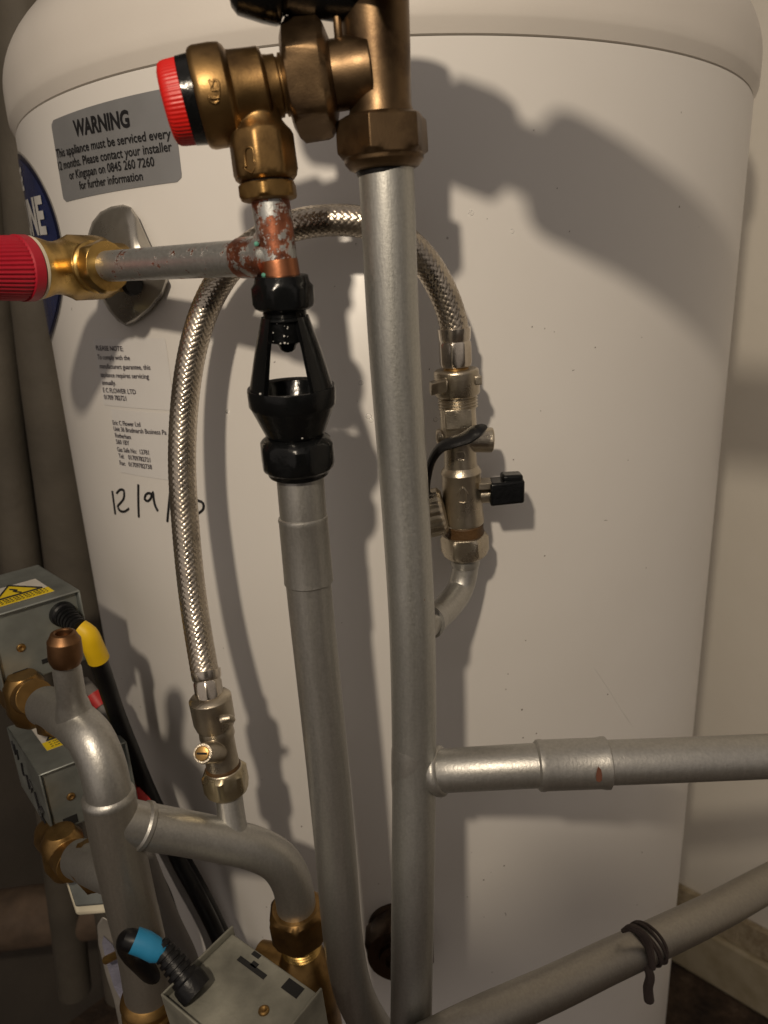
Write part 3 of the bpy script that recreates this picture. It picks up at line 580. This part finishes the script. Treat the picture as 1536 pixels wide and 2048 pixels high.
mb = MB(); mb.plathe((126, 1262, .300), (133, 1330, .300), [(1280, 15), (1266, 15), (1264, 18), (1266, 24), (1276, 29), (1280, 32), (1312, 33), (1320, 31), (1328, 27)], n=48, cap=(1, 1)); mb.build('stub_cap', COPPERB, hd)
cf = thing('brass_union', 'dusty brass union under the foot of the silver header pipe', 'pipe fitting', P(300, 2030, .292))
mb = MB(); mb.plathe((295, 1980, .292), (306, 2060, .292), [(1982, 44), (1988, 52), (1996, 55), (2004, 50), (2010, 49), (2014, 54), (2022, 54)], n=60); mb.build('collar', GOLDD, cf)
mb = MB(); mb.plathe((295, 1980, .292), (306, 2060, .292), [(2020, 50), (2024, 58, 54), (2070, 60, 54), (2090, 50)], n=60); mb.build('nut', GOLDD, cf)

# ================================================================ MOTORISED VALVES
def u2(F, G, L): return nz(G-F)*L
def actuator(name, label, F, U, V, W, mats, cable_tape=None, sticker=False):
    """F corner, U along slotted face, W across slotted face, V away from the face"""
    F, U, V, W = [np.asarray(q, float) for q in (F, U, V, W)]; t = thing(name, label, 'valve', F+U/2+V/2+W, 'boxy motorised valves on the pipework')
    th = .0012; inn = -nz(np.cross(U, W)); inn = inn if np.dot(inn, V) > 0 else -inn
    case = MB(); case.hexa(F+inn*.0035+nz(U)*th+nz(W)*th, U-nz(U)*2*th, W-nz(W)*2*th, V-nz(V)*.0035); cs = case.build('casing', mats[1], t, bevel=.001)
    c = MB()
    for a, b_, d in ((F, U, nz(W)*th), (F, W, nz(U)*th), (F+U-nz(U)*th, W, nz(U)*th)): c.hexa(a, b_, V, d)
    c.build('cover', mats[0], t, bevel=.0012)
    def fp(a, b_, lift=.0): return F+inn*(.0035-lift)+U*a+W*b_
    def rect(mb, a0, b0, a1, b1, lift=.0003): mb.hexa(fp(a0, b0, lift), U*(a1-a0), W*(b1-b0), inn*.0002)
    mb = MB(); rect(mb, .70, .80, .86, .93); rect(mb, .24, .76, .54, .82); rect(mb, .30, .90, .38, .95); rect(mb, .36, .80, .42, .86); mb.build('slots', HOLE, cs)
    mb = MB(); mb.lathe(fp(.72, .52), fp(.72, .52)-inn, [(0, .0026), (.0008, .0024), (.0012, .0016), (.0008, .0008), (.0005, .0003)], n=24); mb.build('screw', mats[2], cs)
    if sticker:
        mb = MB(); z = nz(np.cross(U, V)); z = z if z[2] > 0 else -z
        a = F+z*.0003; mb.hexa(a+U*sticker[0]+V*sticker[1], U*.62, V*.46, z*.0001); s = mb.build('warning_label', STW, cs)
        mb = MB(); mb.hexa(a+U*(sticker[0]+.0)+V*(sticker[1]+.0)+z*.0002, U*.62, V*.15, z*.0001)
        tri = [a+z*.0003+U*(sticker[0]+u_)+V*(sticker[1]+v_) for u_, v_ in ((.08, .17), (.54, .17), (.31, .44))]; mb.add(tri, [(0, 1, 2)]); mb.build('yellow_print', STY, s)
        mb = MB(); zz = a+z*.0006
        def q2(u_, v_): return zz+U*(sticker[0]+u_)+V*(sticker[1]+v_)
        mb.tube([q2(.34, .34), q2(.29, .27), q2(.33, .27), q2(.28, .19)], .0005, 6)
        mb.tube([q2(.06, .16), q2(.56, .16)], .0005, 6); mb.tube([q2(.06, .16), q2(.31, .45)], .0005, 6); mb.tube([q2(.56, .16), q2(.31, .45)], .0005, 6)
        for r_ in (.035, .075, .115):
            for i in range(14): mb.tube([q2(.05+i*.037, r_), q2(.05+i*.037+.018+.012*((i*7) % 3)/2, r_)], .00028, 4)
        mb.build('black_print', INK, s)
    return t, fp, inn
def gland(t, p, d, tape, bend):
    """ribbed strain relief; returns its tip"""
    mb = MB(); d = nz(d); pr = [(-.004, .0075), (.0, .0078), (.003, .0075)]
    for i in range(6): pr += [(.004+i*.0034, .0066-i*.0003), (.0060+i*.0034, .0066-i*.0003), (.0062+i*.0034, .0050-i*.0002), (.0072+i*.0034, .0050-i*.0002)]
    mb.lathe(p, p+d, pr, n=32); mb.build('cable_gland', RUBBER, t); return p+d*.024
# upper box
A1 = P(160, 1180, .40); zA = A1[2]; L1 = HZ(0, 1228, zA); Bk = HZ(80, 1131, zA); U1 = nz(L1-A1)*.052; V1 = nz(Bk-A1)*.068; W1 = np.array([.0, .0, -.050])+nz(A1*[1, 1, 0])*.002
a1, fp1, in1 = actuator('motorised_valve', 'grey metal boxy valve with yellow warning sticker and yellow taped cable, uppermost at left', A1, U1, V1, W1, (GALV, GALV, GOLDD), sticker=(.22, .14))
g0 = fp1(.22, .26); g1 = gland(a1, g0, P(168, 1262, .375)-g0, YEL, None)
tp = [g1, P(176, 1268, .378), P(186, 1292, .380), P(197, 1318, .383)]
MB().tube(tp, [.0052, .0056, .0062, .0064], 24, .002).build('yellow_tape', YEL, a1)
MB().tube([P(190, 1305, .381), P(205, 1345, .388), P(232, 1425, .398), P(262, 1500, .408), P(300, 1590, .415), P(350, 1690, .415), P(400, 1780, .410), P(450, 1880, .405), P(500, 1990, .40), P(540, 2120, .39)], .0054, 24).build('cable', CABLE, a1)
def valve_body(t, pB, toY, r=.013, mat=GOLDD, nutdir=None, nutpos=None):
    mb = MB(); p0 = np.asarray(pB, float); mb.lathe(p0+np.array([0, 0, .014]), p0-np.array([0, 0, .03]), [(0, r*.7), (.006, r), (.022, r*1.05), (.03, r*.8), (.034, r*.4)], n=40)
    mb.lathe(p0-nutdir*.03, p0+nutdir, [(0, r*.7), (.008, r*.9), (.03, r*.85), (.04, r*.9), (.05, r*.9)], n=40); mb.build('brass_body', mat, t)
    mb = MB(); n0 = np.asarray(nutpos, float); mb.lathe(n0-nutdir*.010, n0+nutdir, [(0, r*.9), (.001, r*1.0, r*1.02), (.003, r*1.18, r*1.02), (.0155, r*1.18, r*1.02), (.0175, r*1.02), (.018, r*.86)], n=72)
    g = mb.build('compression_nut', mat, t); return g
nd = nz(P(150, 1445, .312)-P(92, 1412, .345)); nd = nz(nd+np.array([0, 0, .15]))
valve_body(a1, P(52, 1392, .372), 0, .0112, GOLDD, nd, P(122, 1431, .333))
# middle box
A2n = P(77, 1551, .36); z2 = A2n[2]; d2 = nz(HZ(158, 1520, z2)-A2n); V2 = nz(HZ(10, 1450, z2)-A2n)*.070; F2 = A2n+d2*.052
a2, fp2, in2 = actuator('motorised_valve', 'grey metal boxy valve with handwriting on its left side, between the two other boxy valves', F2, -d2*.052, V2, np.array([.001, 0, -.047]), (GALV, GALV, GOLDD), sticker=(.16, .32))
mb = MB(); e2 = np.array([0, 0, -.047]); sn = nz(np.cross(V2, e2)); sn = sn if np.dot(sn, -A2n) > 0 else -sn
def wr(a, b_): return A2n+V2*a+e2*b_+sn*.0004
for pl in [[(.86, .12), (.80, .3)], [(.78, .12), (.80, .3)], [(.7, .15), (.72, .32)], [(.62, .3), (.64, .5), (.56, .45)], [(.5, .4), (.5, .62)], [(.44, .42), (.38, .5), (.44, .62)], [(.3, .5), (.26, .72)], [(.18, .62), (.12, .66), (.2, .8), (.12, .84)], [(.3, .76), (.22, .88)]]:
    mb.tube([wr(*q_) for q_ in pl], .00055, 6)
mb.build('handwriting', INK, a2)
nd2 = nz(np.array([.62, -.68, .12]))
valve_body(a2, P(128, 1700, .352), 0, .0118, GOLDD, nd2, P(192, 1729, .321))
MB().tube([P(160, 1718, .330), P(205, 1738, .308), P(245, 1752, .297)], .0108, 36).build('outlet_pipe', SILVER, a2)
MB().tube([P(165, 1365, .44), P(195, 1400, .43), P(232, 1460, .425), P(268, 1560, .42), P(300, 1640, .42), P(360, 1760, .425), P(420, 1880, .42), P(450, 2060, .41)], .0046, 20).build('cable', GREYCABLE, a2)
MB().tube([P(186, 1388, .4315), P(203, 1412, .428)], .0056, 20).build('red_tape', REDT, a2)
MB().tube([P(268, 1572, .413), P(286, 1612, .410)], .0075, 20).build('red_tape', REDT, a2)
# lower box, tipped on its back
za = P(459, 1846, .29)[2]; c1_ = HZ(459, 1846, za); c2_ = HZ(605, 1948, za); F3 = HZ(320, 1988, za); U3 = nz(c2_-c1_)*.062; W3 = c1_-F3; W3 = W3-np.dot(W3, nz(U3))*nz(U3)*.6
a3, fp3, in3 = actuator('motorised_valve', 'dusty boxy valve lying tipped at the bottom edge with blue taped cable', F3, U3, np.array([.002, .006, -.055]), W3, (GALVD, GALVD, GOLDD))
g0 = fp3(.18, .22)+np.array([0, 0, .006]); g1 = gland(a3, g0, P(330, 1905, .262)-g0, BLUE, None)
MB().tube([g1, P(318, 1902, .262), P(290, 1888, .262), P(268, 1880, .262)], [.0048, .0054, .0058, .0058], 24, .002).build('blue_tape', BLUE, a3)
MB().tube([P(300, 1893, .262), P(262, 1880, .262), P(254, 1884, .266), P(262, 1905, .275), P(300, 1945, .285), P(330, 1990, .30), P(350, 2080, .31)], .0050, 20, .002).build('cable', CABLE, a3)
# brass end of the branch
bu = thing('brass_compression_fitting', 'brass compression fitting clamping the arched silver branch above the tipped valve', 'pipe fitting', P(610, 1950, .33))
mb = MB(); mb.plathe((590, 1800, .325), (612, 1960, .326), [(1812, 38), (1812, 48, 52), (1818, 56, 52), (1824, 60, 52), (1860, 58, 51), (1868, 53, 50), (1874, 42)], n=72, roll=.15); mb.build('nut', BRASSB, bu)
mb = MB(); mb.plathe((590, 1800, .325), (612, 1960, .326), [(1868, 36)]+[(1872+i*2.6, 40 if i % 2 else 36) for i in range(11)]+[(1903, 34)]); mb.build('thread', GOLD, bu)
mb = MB(); mb.plathe((590, 1800, .325), (612, 1960, .326), [(1900, 34), (1912, 44), (1940, 54), (1990, 58), (2100, 60)], n=40); mb.tube([P(520, 1925, .34), P(570, 1935, .335), P(640, 1960, .33)], .0125, 30); mb.build('elbow_body', GOLDD, bu)
# loose cables
g = 'cables hanging down beside the cylinder'
for pts, r, m, lab in [([P(330, 1640, .40), P(352, 1710, .395), P(395, 1790, .385), P(430, 1860, .38), P(470, 1960, .375), P(500, 2100, .37)], .0050, CABLE, 'black cable under the arched branch, nearest the cylinder'),
                       ([P(262, 1640, .37), P(300, 1740, .365), P(340, 1840, .36), P(380, 1930, .355), P(400, 2080, .35)], .0062, GREYCABLE, 'grey cable directly right of the fat header pipe'),
                       ([P(250, 1600, .44), P(275, 1700, .43), P(325, 1800, .42), P(350, 1900, .41), P(352, 2080, .40)], .0075, CABLE, 'thick black cable in the shade behind the header pipe')]:
    tag(MB().tube(pts, r, 20).build('cable', m), lab, 'cable', g)

# ================================================================ LEFT: LAGGED PIPES, BACK BOX, FLOOR PIPE, BRACKET
for xs, Yv, r, lab in [([(42, -60), (58, 300), (80, 620), (112, 900), (146, 1150), (190, 1480), (250, 1980)], .60, .021, 'grey foam lagged pipe closest to the cylinder, at left'),
                       ([(-52, -60), (-34, 300), (-16, 620), (14, 900), (48, 1150), (92, 1480), (150, 1980)], .60, .017, 'grey foam lagged pipe farther left, beside the picture edge')]:
    tag(MB().tube([P(x, y, Yv) for x, y in xs], r, 32, .03).build('lagged_pipe', LAG), lab, 'lagged pipe', 'lagged pipes left of the cylinder')
bx = thing('wiring_box', 'cream plastic wiring box with grey lid beneath the middle boxy valve', 'junction box', P(150, 1830, .36))
c = P(112, 1712, .37); u_ = P(212, 1700, .36)-c; w_ = P(150, 1832, .345)-c; n_ = nz(np.cross(u_, w_)); n_ = n_ if n_[1] > 0 else -n_
mb = MB(); mb.hexa(c, u_, w_, n_*.02); mb.build('back_box', CREAM, bx, bevel=.002)
mb = MB(); mb.hexa(c+u_*.12+w_*.05-n_*.0025, u_*.95, w_*.80, n_*.004); mb.build('lid', GALV, bx, bevel=.001)
mb = MB(); mb.hexa(c-u_*.10+w_*.02, u_*.12, w_*.22, n_*.012); mb.build('clip', CREAM, bx, bevel=.001)
mb = MB(); mb.tube([P(-60, 1850, .62), P(60, 1832, .62), P(230, 1810, .62), P(340, 1790, .62)], .031, 36, .03); fpipe = mb.build('floor_pipe', simple('brown_lagging', (.10, .068, .045), .8, 0, .3, 100, .001)); tag(fpipe, 'brown lagged pipe running low across the dark corner at left', 'pipe')
bk = thing('steel_bracket', 'thin curved steel strap with a bolt left of the header pipe foot', 'bracket', P(245, 2060, .31))
o_ = [(205, 1832), (194, 1850), (197, 1890), (212, 1950), (228, 2000), (240, 2060), (240, 2120), (262, 2120), (262, 2050), (256, 1980), (250, 1920), (240, 1880), (226, 1845)]
V = [P(x, y, .315) for x, y in o_]+[P(x, y, .321) for x, y in o_]; nO = len(o_); F = [tuple(range(nO)), tuple(range(2*nO-1, nO-1, -1))]+[(i, i+nO, (i+1) % nO+nO, (i+1) % nO) for i in range(nO)]
MB().add(V, F).build('strap_plate', simple('dull_zinc', (.34, .32, .29), .5, .5), bk, bevel=.001)
i_ = [(207, 1872), (204, 1888), (214, 1930), (228, 1975), (242, 2000), (248, 1985), (240, 1930), (226, 1890)]
V = [P(x, y, .3144) for x, y in i_]+[P(x, y, .3152) for x, y in i_]; nO = len(i_); F = [tuple(range(nO)), tuple(range(2*nO-1, nO-1, -1))]+[(i, i+nO, (i+1) % nO+nO, (i+1) % nO) for i in range(nO)]
MB().add(V, F).build('gasket', simple('blue_grey_gasket', (.20, .20, .26), .8, 0, .3, 300, .001), bk)
MB().tube([P(212, 1920, .308), P(240, 1906, .302)], .0022, 16).build('bolt', GOLD, bk)

# ================================================================ DIAGONAL PIPE WITH STRING
dg_ = tag(MB().tube([P(820, 2112, .262), P(945, 2049, .275), P(1116, 1972, .300), P(1207, 1928, .315), P(1341, 1866, .338), P(1440, 1818, .362), P(1528, 1770, .392), P(1680, 1690, .44)], .0112, 48).build('diagonal_pipe', SILVERDARK), 'dusty silver pipe slanting up to the right across the bottom corner', 'pipe')
mb = MB(); ca = P(1288, 1890, .3285); da = nz(P(1341, 1866, .338)-P(1207, 1928, .315)); e1 = nz(np.cross(da, [0, 0, 1])); e2_ = np.cross(da, e1)
for off, ph in ((-.0042, 0), (-.002, 1.1), (0, .2), (.0018, 2.), (.0038, .5)):
    pts = [ca+da*(off+.004*math.sin(t+ph))+(.0118+.0005*math.sin(3*t+ph))*(math.cos(t)*e1+math.sin(t)*e2_) for t in np.linspace(0, 6.283, 22)]; mb.tube(pts, .0010, 8, .002)
mb.tube([P(1288, 1920, .318), P(1300, 1950, .312), P(1296, 1975, .312), P(1298, 2000, .312)], [.0022, .0026, .0028, .0030], 10, .002)
mb.tube([P(1245, 1862, .322), P(1262, 1856, .319), P(1285, 1868, .316), P(1300, 1900, .3155), P(1304, 1935, .314)], [.0012, .002, .0024, .0022, .002], 10, .002)
tag(mb.build('string_tie', STRING), 'dark frayed string knotted round the slanting pipe', 'string')

# ================================================================ ADDED BLOCKERS BEHIND THE VIEWPOINT (unseen, shaped to shade the foot of the cylinder)
ph = thing('shade_slab', 'dark unseen slab added behind the viewpoint to shade the lower cylinder', 'shade_slab', (0, -.024, 0))
mb = MB(); V = []; N = 10
def rr(x0, x1, z0, z1, rc):
    out = []
    for cx_, cz_, a0_ in ((x1-rc, z1-rc, 0), (x0+rc, z1-rc, 90), (x0+rc, z0+rc, 180), (x1-rc, z0+rc, 270)):
        for i in range(N+1): a = R_(a0_+90*i/N); out.append((cx_+rc*math.cos(a), cz_+rc*math.sin(a)))
    return out
o_ = rr(-.060, .018, -.075, .074, .009); n = len(o_)
V = [(x, -.020, z) for x, z in o_]+[(x, -.028, z) for x, z in o_]
mb.add(V, [tuple(range(n)), tuple(range(2*n-1, n-1, -1))]+[(i, i+n, (i+1) % n+n, (i+1) % n) for i in range(n)]); mb.build('case', BLACKP, ph)

cb = thing('shade_board', 'dark unseen board added behind the viewpoint to widen the shade', 'shade_board', (-.06, -.036, -.1))  # wider board, also added out of view, only to deepen the lower shade
mb = MB(); o_ = rr(-.100, .12, -.28, .070, .012); n = len(o_)
V = [(x, -.032, z) for x, z in o_]+[(x, -.036, z) for x, z in o_]
mb.add(V, [tuple(range(n)), tuple(range(2*n-1, n-1, -1))]+[(i, i+n, (i+1) % n+n, (i+1) % n) for i in range(n)]); mb.build('board', BLACKP, cb)
